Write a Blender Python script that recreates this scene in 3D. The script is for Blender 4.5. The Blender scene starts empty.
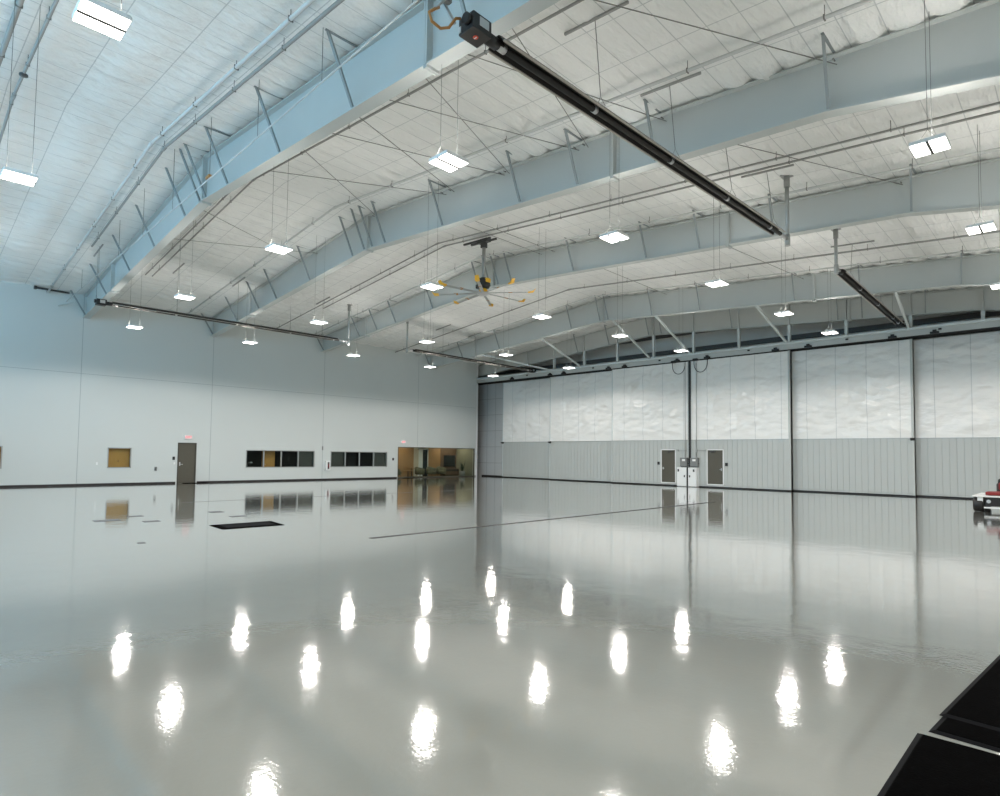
import bpy, math, random
from mathutils import Vector, Matrix, noise
random.seed(7)
PI = math.pi
sc = bpy.context.scene
COL = sc.collection

# ------------------------------------------------------------------ materials
def mat(name, col, rough=0.5, metal=0.0, bump=0.0, bscale=8.0, stretch=None, vary=0.0, vscale=1.0, coat=0.0, spec=None, detail=3.0):
    m = bpy.data.materials.new(name); m.use_nodes = True
    nt = m.node_tree; b = nt.nodes['Principled BSDF']
    b.inputs['Base Color'].default_value = (*col, 1); b.inputs['Roughness'].default_value = rough
    b.inputs['Metallic'].default_value = metal
    if spec is not None: b.inputs['Specular IOR Level'].default_value = spec
    if coat: b.inputs['Coat Weight'].default_value = coat
    if bump or vary:
        tc = nt.nodes.new('ShaderNodeTexCoord'); mp = nt.nodes.new('ShaderNodeMapping')
        nt.links.new(tc.outputs['Object'], mp.inputs['Vector'])
        if stretch: mp.inputs['Scale'].default_value = stretch
    if bump:
        n = nt.nodes.new('ShaderNodeTexNoise'); n.inputs['Scale'].default_value = bscale; n.inputs['Detail'].default_value = detail
        bp = nt.nodes.new('ShaderNodeBump'); bp.inputs['Strength'].default_value = 1.0; bp.inputs['Distance'].default_value = bump
        nt.links.new(mp.outputs[0], n.inputs['Vector']); nt.links.new(n.outputs['Fac'], bp.inputs['Height'])
        nt.links.new(bp.outputs[0], b.inputs['Normal'])
    if vary:
        n2 = nt.nodes.new('ShaderNodeTexNoise'); n2.inputs['Scale'].default_value = vscale; n2.inputs['Detail'].default_value = 5
        nt.links.new(tc.outputs['Object'], n2.inputs['Vector'])
        mx = nt.nodes.new('ShaderNodeMixRGB'); mx.inputs[1].default_value = (*[c*(1-vary) for c in col], 1)
        mx.inputs[2].default_value = (*[min(1, c*(1+vary)) for c in col], 1)
        nt.links.new(n2.outputs['Fac'], mx.inputs[0]); nt.links.new(mx.outputs[0], b.inputs['Base Color'])
    return m

def emit(name, col, s):
    m = bpy.data.materials.new(name); m.use_nodes = True
    nt = m.node_tree; nt.nodes.clear()
    e = nt.nodes.new('ShaderNodeEmission'); o = nt.nodes.new('ShaderNodeOutputMaterial')
    e.inputs[0].default_value = (*col, 1); e.inputs[1].default_value = s
    nt.links.new(e.outputs[0], o.inputs[0]); return m

def glass(name, tint=(.9, .95, .93)):
    m = bpy.data.materials.new(name); m.use_nodes = True
    nt = m.node_tree; nt.nodes.clear()
    t = nt.nodes.new('ShaderNodeBsdfTransparent'); t.inputs[0].default_value = (*tint, 1)
    g = nt.nodes.new('ShaderNodeBsdfGlossy'); g.inputs['Roughness'].default_value = 0.02
    f = nt.nodes.new('ShaderNodeFresnel'); f.inputs[0].default_value = 1.22
    mx = nt.nodes.new('ShaderNodeMixShader'); o = nt.nodes.new('ShaderNodeOutputMaterial')
    nt.links.new(f.outputs[0], mx.inputs[0]); nt.links.new(t.outputs[0], mx.inputs[1]); nt.links.new(g.outputs[0], mx.inputs[2])
    nt.links.new(mx.outputs[0], o.inputs[0]); return m

LIGHT = 7.0
UPLIGHT = 34.0  # strength of the glow added on the fixture tops
SPOT = 226.0
M = {}
M['wall'] = mat('painted_wall', (.595, .635, .63), .42, vary=.03, vscale=.4)
M['wall_seam'] = mat('wall_joint', (.36, .41, .42), .6)
M['trimwhite'] = mat('white_trim', (.75, .77, .77), .4)
M['steel'] = mat('painted_steel', (.49, .518, .508), .45, vary=.03, vscale=1.5)
M['steel_lt'] = mat('light_painted_steel', (.62, .67, .67), .45)
M['cable'] = mat('thin_cable', (.16, .165, .16), .5)
M['brace'] = mat('brace_angle', (.26, .29, .295), .5)  # darker than the beams, backlit shade put into the colour
M['galv'] = mat('galvanised', (.42, .44, .44), .4, metal=.6)
M['pipe_grey'] = mat('grey_pipe', (.30, .31, .30), .5)
M['pipe_white'] = mat('white_pipe', (.58, .60, .60), .4)
M['rod'] = mat('rod_steel', (.22, .22, .21), .5, metal=.4)
M['black'] = mat('black_metal', (.012, .011, .011), .45)
M['soot'] = mat('dark_heater_tube', (.018, .015, .013), .55, vary=.3, vscale=3)
M['refl'] = mat('heater_reflector', (.42, .39, .35), .4, metal=.2)
M['alu'] = mat('bare_aluminium', (.6, .6, .6), .35, metal=.8)
M['white'] = mat('white_enamel', (.8, .82, .82), .35)
M['dgrey'] = mat('dark_grey', (.05, .05, .052), .5)
M['mgrey'] = mat('mid_grey', (.2, .21, .21), .5)
M['yellow'] = mat('yellow_plastic', (.85, .47, .03), .4)
M['hose'] = mat('orange_gas_hose', (.42, .19, .05), .45)
M['red'] = mat('red_paint', (.22, .015, .015), .4)
M['redbadge'] = mat('red_badge', (.75, .09, .04), .4)
M['bronze'] = mat('bronze_door', (.085, .078, .058), .45)
M['bronze_fr'] = mat('bronze_frame', (.06, .056, .045), .4)
M['tan'] = mat('tan_wood', (.54, .26, .06), .5, bump=.001, bscale=3, stretch=(1, 12, 1), vary=.12, vscale=2)
M['alufr'] = mat('window_aluminium', (.38, .40, .40), .35, metal=.5)
M['dark_room'] = mat('unlit_room_shade', (.05, .052, .05), .8)  # lights-off gloom of the rooms put into the wall colour
M['blind'] = mat('charcoal_blind', (.06, .058, .055), .7)
M['glass'] = glass('clear_glass')
M['rubber'] = mat('black_rubber', (.002, .002, .002), .95, spec=.01, bump=.004, bscale=60, vary=.5, vscale=6)
M['mat_edge'] = mat('mat_border', (.008, .008, .009), .8, spec=.06)
M['mat_grey'] = mat('speckled_mat', (.009, .0095, .011), .9, spec=.05, vary=.9, vscale=9)
M['drain'] = mat('drain_steel', (.008, .007, .008), .5)
M['floorcap'] = mat('floor_cover', (.10, .105, .115), .5)
M['baseb'] = mat('dark_baseboard', (.012, .01, .011), .5)
M['track_shade'] = mat('track_gap_shade', (.02, .02, .02), .6)  # near-black tracks and soffit, with the gap shadow put into the colour
M['wood_dk'] = mat('walnut', (.10, .06, .035), .5, vary=.2, vscale=3)
M['wood_md'] = mat('oak_panel', (.30, .17, .07), .5, vary=.12, vscale=3)
M['cream'] = mat('cream_wall', (.55, .50, .40), .6)
M['olive_wall'] = mat('sage_wall', (.20, .20, .15), .7)
M['carpet'] = mat('taupe_carpet', (.14, .12, .09), .9)
M['olive'] = mat('olive_fabric', (.12, .115, .07), .9, bump=.002, bscale=80)
M['leaf'] = mat('dark_leaf', (.02, .04, .015), .5)
M['screen'] = mat('tv_glass', (.01, .014, .016), .15)
M['lens'] = emit('lamp_lens', (1.0, .965, .91), LIGHT)
M['upfill'] = emit('ceiling_fill_glow', (1.0, .95, .895), UPLIGHT)
M['roomlamp'] = emit('room_lamp', (1, .85, .62), 6.5)
M['exitglow'] = emit('exit_face', (1.0, .70, .70), .6)
M['exitred'] = emit('exit_letters', (1.0, .16, .18), .75)
M['ground'] = mat('concrete_apron', (.35, .35, .34), .8, vary=.1)
M['endwall'] = mat('pale_insulation', (.80, .82, .79), .6, bump=.03, bscale=1.2)  # one even pale colour for end wall and leaf cores
M['girt'] = mat('girt_steel', (.12, .125, .125), .6)
M['panelrib'] = mat('ribbed_liner', (.47, .50, .49), .4, vary=.02)

def seam_mat(name, col, seam, px, py, wx, wy, axx, axy, rough, bump, bscale, offx=0, offy=0, stretch=(1, 1, 1)):
    """sheet material with taped seams on a px by py grid in object space"""
    m = mat(name, col, rough, bump=bump, bscale=bscale, stretch=stretch, detail=4)
    nt = m.node_tree; b = nt.nodes['Principled BSDF']
    tc = nt.nodes.new('ShaderNodeTexCoord'); sp = nt.nodes.new('ShaderNodeSeparateXYZ')
    nt.links.new(tc.outputs['Object'], sp.inputs[0])
    def line(ax, p, w, off):
        a = nt.nodes.new('ShaderNodeMath'); a.operation = 'ADD'; a.inputs[1].default_value = off + 1000*p
        nt.links.new(sp.outputs[ax], a.inputs[0])
        d = nt.nodes.new('ShaderNodeMath'); d.operation = 'DIVIDE'; d.inputs[1].default_value = p; nt.links.new(a.outputs[0], d.inputs[0])
        f = nt.nodes.new('ShaderNodeMath'); f.operation = 'FRACT'; nt.links.new(d.outputs[0], f.inputs[0])
        s = nt.nodes.new('ShaderNodeMath'); s.operation = 'SUBTRACT'; s.inputs[1].default_value = .5; nt.links.new(f.outputs[0], s.inputs[0])
        ab = nt.nodes.new('ShaderNodeMath'); ab.operation = 'ABSOLUTE'; nt.links.new(s.outputs[0], ab.inputs[0])
        g = nt.nodes.new('ShaderNodeMath'); g.operation = 'GREATER_THAN'; g.inputs[1].default_value = .5-w/p/2; nt.links.new(ab.outputs[0], g.inputs[0])
        return g
    lx, ly = line(axx, px, wx, offx), line(axy, py, wy, offy)
    mxm = nt.nodes.new('ShaderNodeMath'); mxm.operation = 'MAXIMUM'
    nt.links.new(lx.outputs[0], mxm.inputs[0]); nt.links.new(ly.outputs[0], mxm.inputs[1])
    mix = nt.nodes.new('ShaderNodeMixRGB'); mix.inputs[1].default_value = (*col, 1); mix.inputs[2].default_value = (*seam, 1)
    nt.links.new(mxm.outputs[0], mix.inputs[0]); nt.links.new(mix.outputs[0], b.inputs['Base Color'])
    return m
M['ceiling'] = seam_mat('white_quilted_insulation', (.82, .83, .815), (.55, .57, .57), .63, 1.25, .020, .022, 'X', 'Y', 0.4, .16, 3.2, offy=-.65, stretch=(1.3, .35, 1))
M['quilt'] = seam_mat('white_vinyl_curtain', (.85, .855, .84), (.64, .66, .66), 1.38, 50., .03, .001, 'X', 'Y', .25, .09, 1.8, offx=.4, stretch=(.7, 1, 1.3))
M['retwall'] = seam_mat('grey_insulated_return', (.50, .515, .52), (.33, .34, .345), .95, 1.3, .05, .04, 'X', 'Z', .5, .03, 1.5, offx=.3, offy=.2)

# glossy epoxy floor
def floor_mat():
    m = bpy.data.materials.new('grey_epoxy_floor'); m.use_nodes = True
    nt = m.node_tree; b = nt.nodes['Principled BSDF']; L = nt.links.new
    tc = nt.nodes.new('ShaderNodeTexCoord')
    n = nt.nodes.new('ShaderNodeTexNoise'); n.inputs['Scale'].default_value = .25; n.inputs['Detail'].default_value = 6
    L(tc.outputs['Object'], n.inputs['Vector'])
    mx = nt.nodes.new('ShaderNodeMixRGB'); mx.inputs[1].default_value = (.285, .287, .26, 1); mx.inputs[2].default_value = (.32, .322, .29, 1)
    L(n.outputs['Fac'], mx.inputs[0]); L(mx.outputs[0], b.inputs['Base Color'])
    b.inputs['Roughness'].default_value = .07; b.inputs['IOR'].default_value = 1.75; b.inputs['Coat Weight'].default_value = 1.0; b.inputs['Coat Roughness'].default_value = .015; b.inputs['Coat IOR'].default_value = 1.5
    n1 = nt.nodes.new('ShaderNodeTexNoise'); n1.inputs['Scale'].default_value = 2.2; n1.inputs['Detail'].default_value = 2
    n2 = nt.nodes.new('ShaderNodeTexNoise'); n2.inputs['Scale'].default_value = 28; n2.inputs['Detail'].default_value = 2
    L(tc.outputs['Object'], n1.inputs['Vector']); L(tc.outputs['Object'], n2.inputs['Vector'])
    b1 = nt.nodes.new('ShaderNodeBump'); b1.inputs['Distance'].default_value = .0025; b1.inputs['Strength'].default_value = 1
    b2 = nt.nodes.new('ShaderNodeBump'); b2.inputs['Distance'].default_value = .0005; b2.inputs['Strength'].default_value = 1
    L(n1.outputs['Fac'], b1.inputs['Height']); L(n2.outputs['Fac'], b2.inputs['Height'])
    L(b1.outputs[0], b2.inputs['Normal']); L(b2.outputs[0], b.inputs['Normal']); L(b2.outputs[0], b.inputs['Coat Normal'])
    return m
M['floor'] = floor_mat()

# ------------------------------------------------------------------ mesh builder
class MB:
    def __init__(self): self.v = []; self.f = []; self.sm = []
    def _add(self, vs, fs, smooth=False):
        o = len(self.v); self.v += [tuple(x) for x in vs]
        self.f += [tuple(i+o for i in f) for f in fs]; self.sm += [smooth]*len(fs); return self
    def box(self, x0, x1, y0, y1, z0, z1):
        vs = [(x, y, z) for z in (z0, z1) for y in (y0, y1) for x in (x0, x1)]
        return self._add(vs, [(0, 2, 3, 1), (4, 5, 7, 6), (0, 1, 5, 4), (2, 6, 7, 3), (0, 4, 6, 2), (1, 3, 7, 5)])
    def bbox(self, x0, x1, y0, y1, z0, z1, r=.01):
        """box with chamfered vertical and top/bottom edges"""
        pts = [(x0+r, y0), (x1-r, y0), (x1, y0+r), (x1, y1-r), (x1-r, y1), (x0+r, y1), (x0, y1-r), (x0, y0+r)]
        cx, cy = (x0+x1)/2, (y0+y1)/2
        def ins(p): return (p[0]+(r if p[0] < cx else -r)*.7, p[1]+(r if p[1] < cy else -r)*.7)
        rings = [[(*ins(p), z0) for p in pts], [(*p, z0+r) for p in pts], [(*p, z1-r) for p in pts], [(*ins(p), z1) for p in pts]]
        return self.loft(rings)
    def loft(self, rings, smooth=False, caps=True):
        n = len(rings[0]); vs = [p for r in rings for p in r]; fs = []
        for k in range(len(rings)-1):
            for i in range(n):
                j = (i+1) % n; fs.append((k*n+i, k*n+j, (k+1)*n+j, (k+1)*n+i))
        o = len(self.v); self._add(vs, fs, smooth)
        if caps:
            self.f += [tuple(o+i for i in range(n-1, -1, -1)), tuple(o+(len(rings)-1)*n+i for i in range(n))]; self.sm += [False, False]
        return self
    def tube(self, pts, r, n=8, smooth=True):
        pts = [Vector(p) for p in pts]; rs = r if isinstance(r, (list, tuple)) else [r]*len(pts)
        rings = []; ref = None
        for i, p in enumerate(pts):
            d = ((pts[min(i+1, len(pts)-1)]-pts[max(i-1, 0)])).normalized()
            if ref is None:
                ref = Vector((0, 0, 1)) if abs(d.z) < .9 else Vector((1, 0, 0))
            a = d.cross(ref).normalized(); b = a.cross(d).normalized(); ref = b
            rings.append([tuple(p+rs[i]*(a*math.cos(2*PI*k/n)+b*math.sin(2*PI*k/n))) for k in range(n)])
        return self.loft(rings, smooth)
    def bar(self, p, q, w, hgt, up=(0, 0, 1)):
        p, q = Vector(p), Vector(q); d = (q-p).normalized(); u = Vector(up)
        if abs(d.dot(u)) > .98: u = Vector((1, 0, 0))
        a = d.cross(u).normalized()*w/2; b = a.cross(d).normalized()*hgt/2
        return self.loft([[tuple(e+s*a+t*b) for s, t in ((-1, -1), (1, -1), (1, 1), (-1, 1))] for e in (p, q)])
    def prism_y(self, prof, y0, y1):   # profile in x,z
        return self.loft([[(x, y0, z) for x, z in prof], [(x, y1, z) for x, z in prof]])
    def prism_x(self, prof, x0, x1):   # profile in y,z
        return self.loft([[(x0, y, z) for y, z in prof], [(x1, y, z) for y, z in prof]])
    def lathe(self, prof, c=(0, 0, 0), n=16, smooth=True):
        rings = [[(c[0]+r*math.cos(2*PI*k/n), c[1]+r*math.sin(2*PI*k/n), c[2]+z) for k in range(n)] for r, z in prof]
        return self.loft(rings, smooth)
    def build(self, name, m, parent=None, **props):
        me = bpy.data.meshes.new(name)
        off = wloc(parent) if parent else Vector((0, 0, 0))
        if not parent and props.get('loc'): off = Vector(props['loc'])
        me.from_pydata([tuple(Vector(v)-off) for v in self.v], [], self.f)
        me.polygons.foreach_set('use_smooth', self.sm); me.materials.append(m)
        import bmesh
        bm = bmesh.new(); bm.from_mesh(me); bmesh.ops.recalc_face_normals(bm, faces=bm.faces); bm.to_mesh(me); bm.free()
        o = bpy.data.objects.new(name, me); COL.objects.link(o)
        if parent: o.parent = parent
        else: o.location = off
        for k, v in props.items():
            if k != 'loc': o[k] = v
        return o

def wloc(o):
    p = Vector((0, 0, 0))
    while o: p += o.location; o = o.parent
    return p
def thing(name, label, cat, loc, group=None, kind=None):
    o = bpy.data.objects.new(name, None); COL.objects.link(o); o.location = loc
    o.empty_display_size = .2
    if label: o['label'] = label
    if cat: o['category'] = cat
    if group: o['group'] = group
    if kind: o['kind'] = kind
    return o
def tag(o, label, cat, group=None):
    o['label'] = label; o['category'] = cat
    if group: o['group'] = group
    return o
def struct(mb, name, m): return mb.build(name, m, kind='structure')
ORD = ['first', 'second', 'third', 'fourth', 'fifth', 'sixth', 'seventh', 'eighth', 'ninth', 'tenth', 'eleventh', 'twelfth']

# ------------------------------------------------------------------ dimensions (metres)
XA = -35.49          # window wall face
XR = 8.0             # opposite wall
YF = -3.2           # wall behind
YE = 36.5            # end wall above and behind the hangar doors
RIDGE = -19.8
def roofz(X, Y):
    return 11.03-(.105*(RIDGE-X) if X < RIDGE else .077*(X-RIDGE))-.012*(Y-13)
def botz(X, Y):      # underside of the beams
    r = 9.62-max(0, Y-20)*.010-(.06 if 25 < Y < 31 else 0)
    if X < RIDGE: z = r-.0845*(RIDGE-X)
    elif X < -3.6: z = r-.063*(X-RIDGE)
    else: z = r-.063*(-3.6-RIDGE)-.17*(X+3.6)
    return z

# ------------------------------------------------------------------ setting
struct(MB().box(-44, XR+.3, YF-.3, YE+.3, -.3, 0), 'floor', M['floor'])
struct(MB().box(-60, 30, YF-12, YF-.3, -.3, -.02), 'ground', M['ground'])

def make_ceiling():
    dx, dy = .63/4, 1.25/4
    nx, ny = int((XR-XA+.2)/dx)+2, int((YE-YF)/dy)+2
    X0, Y0 = -56*.63-.63, -8*1.25+.65-1.25
    X0 = -57*.63; Y0 = .65-5*1.25
    vs = []; fs = []
    for j in range(ny+4):
        for i in range(nx+2):
            x, y = X0+i*dx, Y0+j*dy
            u, v = (i % 4)/4, (j % 4)/4
            pil = (math.sin(PI*u)**.7 if u else 0)*(math.sin(PI*v)**.6 if v else 0)
            a = .085+.08*noise.noise((x*.7, y*.5, 0))+.03*noise.noise((x*2.1, y*.8, 4))
            xx = x
            vs.append((xx, y, roofz(x, y)-pil*a))
    W = nx+2
    for j in range(ny+3):
        for i in range(W-1):
            a = j*W+i; fs.append((a, a+W, a+W+1, a+1))
    mb = MB(); mb._add(vs, fs, True)
    me = bpy.data.meshes.new('ceiling'); me.from_pydata(vs, [], fs)
    me.polygons.foreach_set('use_smooth', [True]*len(fs)); me.materials.append(M['ceiling'])
    o = bpy.data.objects.new('ceiling', me); COL.objects.link(o); o['kind'] = 'structure'
make_ceiling()
# outer roof skin so that no sky leaks in
struct(MB().loft([[(-46, YF-1, roofz(-36, YF)+.1), (RIDGE, YF-1, roofz(RIDGE, YF)+.25), (XR+.4, YF-1, roofz(XR, YF)+.25), (XR+.4, YF-1, roofz(XR, YF)+.4), (RIDGE, YF-1, roofz(RIDGE, YF)+.4), (-46, YF-1, roofz(-36, YF)+.3)],
                  [(-46, YE+1, roofz(-36, YE)+.1), (RIDGE, YE+1, roofz(RIDGE, YE)+.25), (XR+.4, YE+1, roofz(XR, YE)+.25), (XR+.4, YE+1, roofz(XR, YE)+.4), (RIDGE, YE+1, roofz(RIDGE, YE)+.4), (-46, YE+1, roofz(-36, YE)+.3)]]), 'roof', M['mgrey'])

# window wall with its openings (y0, y1, z0, z1)
OPEN = {'win_far': (2.70, 3.88, .85, 1.89), 'win_brown': (8.00, 9.06, .85, 1.89), 'door': (11.28, 12.22, 0, 2.2),
        'strip1': (14.99, 19.37, .82, 1.87), 'strip2': (20.51, 24.94, .82, 1.86), 'store': (25.86, 33.38, 0, 2.24)}
def holed_wall(x0, x1, y0, y1, ztop, holes):
    ys = sorted({y0, y1, *[h[0] for h in holes], *[h[1] for h in holes]})
    mb = MB()
    for a, b in zip(ys, ys[1:]):
        hs = sorted([h for h in holes if h[0] <= a+1e-6 and h[1] >= b-1e-6], key=lambda h: h[2])
        z = 0
        for h_ in hs:
            if h_[2] > z: mb.box(x0, x1, a, b, z, h_[2])
            z = h_[3]
        n = max(1, int((b-a)/3))
        prof = [(a, z), (b, z), (b, ztop(b)), (a, ztop(a))]
        mb.prism_x(prof, x0, x1)
    return mb
struct(holed_wall(XA-.2, XA, YF, 33.66, lambda y: roofz(XA, y)+.05, list(OPEN.values())), 'wall_left', M['wall'])
sm = MB()
for y in (6.74, 12.96, 19.93, 27.6): 
    top = botz(XA, y)
    zs = 0
    for k, (a, b, c_, d_) in OPEN.items():
        if a < y < b: zs = d_+.05
    sm.box(XA, XA+.004, y-.012, y+.012, zs, roofz(XA, y)-.05)
sm.box(XA, XA+.004, YF, 33.6, 5.50, 5.52)
struct(sm, 'trim_1', M['wall_seam'])
struct(MB().box(XA-.22, XA+.012, 33.50, 33.68, 0, roofz(XA, 33.6)), 'trim_2', M['trimwhite'])
bb = MB()
for a, b in ((YF, 11.2), (12.3, 25.8), (33.42, 33.5)): bb.box(XA, XA+.02, a, b, 0, .09)
struct(bb, 'baseboard_left', M['baseb'])
struct(MB().prism_y([(-44, 0), (XR+.3, 0), (XR+.3, roofz(XR, YE)+.2), (RIDGE, roofz(RIDGE, YE)+.2), (-44, roofz(-44, YE)+.9)], YE, YE+.2), 'wall_back', M['endwall'])
struct(MB().box(XR, XR+.2, YF, YE, 0, roofz(XR, YF)+.2), 'wall_right', M['wall'])
struct(MB().box(-44.2, -44, YF, YE, 0, 10), 'wall_pocket', M['retwall'])
# wall behind the viewer, with an unseen clerestory added for blue daylight
BX0, BX1, BZ0, BZ = -34.0, -3.0, 6.6, 9.4
struct(MB().box(-44.2, BX0, YF-.2, YF, 0, 11.6).box(BX1, XR+.2, YF-.2, YF, 0, 11.6).box(BX0, BX1, YF-.2, YF, BZ, 11.6).box(BX0, BX1, YF-.2, YF, 0, BZ0), 'wall_front', M['wall'])
cw = MB()
for k in range(11): cw.box(BX0+3.1*k-.04, BX0+3.1*k+.04, YF-.15, YF-.05, BZ0, BZ)
struct(cw, 'window_6', M['alufr'])  # mullions of the added clerestory
# return wall beside the doors
struct(MB().box(-44, -33.35, 34.72, 34.86, 0, 7.9), 'wall_return', M['retwall'])
struct(MB().box(-36, -33.35, 34.69, 34.72, 0, .1), 'baseboard_return', M['baseb'])
struct(MB().box(-.5, XR, 34.72, 34.86, 0, 7.9), 'wall_pier', M['retwall'])
g = MB()
g.box(-43.9, XR, YE-.25, YE-.02, 8.55, 8.8).box(-43.9, XR, YE-.25, YE-.02, 9.7, 9.95)
struct(g, 'trim_3', M['girt'])

# ------------------------------------------------------------------ roof beams
FY = [6.85, 12.9, 19.77, 28.6, 34.0]
BR = [[-35.1, -31.2, -27.6, -24.5, -21.3, -19.98, -19.5, -17.8, -14.5, -11.1, -7.4, -3.6],
      [-35.2, -31.9, -29.3, -27.4, -24.2, -20.8, -19.98, -19.45, -18.6, -15.3, -11.8, -9.7, -7.35, -3.55],
      [-35.2, -31.0, -29.2, -27.4, -24.2, -20.7, -19.98, -19.45, -18.6, -15.1, -11.7, -9.6, -7.1, -3.4],
      [-35.2, -31.6, -28.0, -22.0, -19.95, -19.4, -16.6, -13.9, -9.4, -6.8, -3.4],
      [-25.6, -23.0, -20.0, -19.1, -14.6, -9.1, -8.0, -5.4]]
SPL = [-30.4, RIDGE, -8.6]
BLAB = ['first roof beam from the viewer, lit pale blue, crossing the upper left',
        'second roof beam from the viewer, spanning under the first overhead heater',
        'third roof beam from the viewer, just behind the yellow-tipped fan',
        'fourth roof beam, thinner looking, with diagonal struts down to the door header',
        'fifth and farthest roof beam, directly above the hangar door header']
XS = [XA, -30.4, -25, RIDGE, -15, -8.6, -3.6, 2, XR]
for k, fy in enumerate(FY):
    x_start = XA if k < 4 else -43.5
    xs = [x_start]+XS[1:]
    t = thing('roof_beam', BLAB[k], 'roof beam', (RIDGE, fy, botz(RIDGE, fy)), 'steel roof beams', 'thing')
    MB().loft([[(x, fy-.012, botz(x, fy)) for x in xs]+[(x, fy-.012, roofz(x, fy)-.03) for x in reversed(xs)],
               [(x, fy+.012, botz(x, fy)) for x in xs]+[(x, fy+.012, roofz(x, fy)-.03) for x in reversed(xs)]]).build('web', M['steel'], t)
    for nm, fn, wd in (('bottom_flange', lambda x: botz(x, fy), .15), ('top_flange', lambda x: roofz(x, fy)-.09, .15)):
        MB().loft([[(x, fy-wd, fn(x)-.028), (x, fy+wd, fn(x)-.028), (x, fy+wd, fn(x)), (x, fy-wd, fn(x))] for x in xs]).build(nm, M['steel'], t)
    for x in SPL:
        b = botz(x, fy); r = roofz(x, fy)
        MB().box(x-.05, x-.005, fy-.15, fy+.15, b-.09, r-.06).box(x+.005, x+.05, fy-.15, fy+.15, b-.09, r-.06).build('splice_plate', M['steel'], t)
    if k == 4:
        for x in (-27.8, -25.1, -22.4, -19.7, -17.0, -14.25, -11.5, -8.75, -6.0, -3.3):
            MB().box(x-.03, x+.03, fy-.13, fy+.13, botz(x, fy), roofz(x, fy)-.06).build('stiffener', M['steel'], t)
    for x in BR[k]:
        b = botz(x, fy); rz = roofz(x+.25, fy-.75)-.06
        MB().bar((x, fy-.12, b+.03), (x+.12, fy-.8, rz), .055, .055).bar((x+.12, fy-.86, rz+.01), (x+.12, fy-.1, rz+.01), .05, .02).build('flange_brace', M['brace'], t)

# ------------------------------------------------------------------ door header with its posts and struts
HY = 33.5
t = thing('door_header', 'long grey track header above the row of white hangar doors', 'header', (-17, HY, 7.6))
MB().prism_x([(HY-.1, 7.80), (HY+1.15, 7.80), (HY+1.15, 7.90), (HY-.1, 7.90)], -44, XR).build('top_rail', M['steel_lt'], t)
MB().prism_x([(HY, 7.52), (HY+.03, 7.52), (HY+.03, 7.80), (HY, 7.80)], -44, XR).build('face_plate', M['steel'], t)
MB().box(-44, XR, HY+.04, HY+1.15, 7.60, 7.66).build('track_soffit', M['track_shade'], t)
for j in range(3):
    y = HY+.14+.38*j
    MB().box(-44, XR, y-.03, y+.03, 7.5, 7.6).build('guide_track', M['track_shade'], t)
for x in (-31.5, -27.75, -26.5, -22.75, -21.5, -17.8, -15.9, -12.05, -10.4, -6.65, -5.0):
    MB().bbox(x-.17, x+.17, HY-.14, HY+.02, 7.50, 7.60, .01).box(x-.07, x+.07, HY-.12, HY+.02, 7.59, 7.68).build('roller_bracket', M['black'], t)
for x in (-30, -24, -19, -13.5, -8.6, -4.8):
    MB().bbox(x-.06, x+.06, HY-.06, HY+.01, 7.66, 7.74, .01).build('sensor', M['black'], t)
for x in (-27.8, -25.1, -22.4, -19.7, -17.0, -14.25, -11.5, -8.75, -6.0, -3.3):
    MB().box(x-.07, x+.07, 33.92, 34.08, 7.9, botz(x, 34.0)-.02).build('hanger_post', M['steel_lt'], t)
for x0, x1 in ((-29.9, -27.8), (-24.6, -25.1), (-19.3, -19.7), (-16.6, -17.0), (-11.3, -11.5), (-5.7, -6.0)):
    MB().bar((x0+.15, 28.6, botz(x0, 28.6)-.03), (x1, 33.6, 7.9), .1, .1).build('diagonal_strut', M['steel_lt'], t)

# ------------------------------------------------------------------ hangar door leaves
DB, DS = 33.54, .381
ZW, ZT = 2.72, 7.45
LEAF = [(-33.22, -27.6, 2), (-28.09, -22.1, 1), (-22.5, -17.04, 0), (-16.97, -11.33, 0), (-11.75, -5.94, 1), (-6.35, -.45, 2)]
LLAB = ['white insulated hangar door leaf at the far left end, beside the grey return wall',
        'white hangar door leaf, second from the left end of the row',
        'white hangar door leaf with a brown personnel door left of the centre seam',
        'white hangar door leaf with a brown personnel door right of the centre seam',
        'white hangar door leaf second from the right, with glinting creases in its upper curtain',
        'white hangar door leaf at the right end, partly behind the low red and white tug']
PD = {2: (-18.87, -17.98), 3: (-15.92, -15.02)}
def quilt(x0, x1, y, z0, z1, seed):
    nx, nz = int((x1-x0)/.075), 60
    vs = []; fs = []
    for j in range(nz+1):
        for i in range(nx+1):
            x = x0+(x1-x0)*i/nx; z = z0+(z1-z0)*j/nz
            u = ((x+.4) % 1.38)/1.38
            d = .06*math.sin(PI*u)**.5+.08*noise.noise((x*.9+seed, z*1.3, seed*3.1))+.07*noise.noise((x*1.5+z*1.6, z*3.2-x*1.6, seed))+.04*noise.noise((x*.8-z*.5, z*4.5+x*1.1, seed+9))
            e = min(1, 6*min(i/nx, 1-i/nx), 8*min(j/nz, 1-j/nz)); d = max(d, -.02)*e
            for zs, w in ((4.02, .05), (4.95, .04), (6.1, .04)):
                if abs(z-zs-.08*seed % .1) < .07: d -= .02*(1-abs(z-zs-.08*seed % .1)/.07)*e
            vs.append((x, y-.02-max(d*.8, -.015), z))
    W = nx+1
    for j in range(nz):
        for i in range(nx):
            a = j*W+i; fs.append((a, a+1, a+W+1, a+W))
    n0 = len(vs)
    # back sheet so that the curtain has thickness
    vs += [(x0, y+.01, z0), (x1, y+.01, z0), (x1, y+.01, z1), (x0, y+.01, z1)]
    fs.append((n0+3, n0+2, n0+1, n0))
    mb = MB(); mb._add(vs, fs, True); return mb
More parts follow.
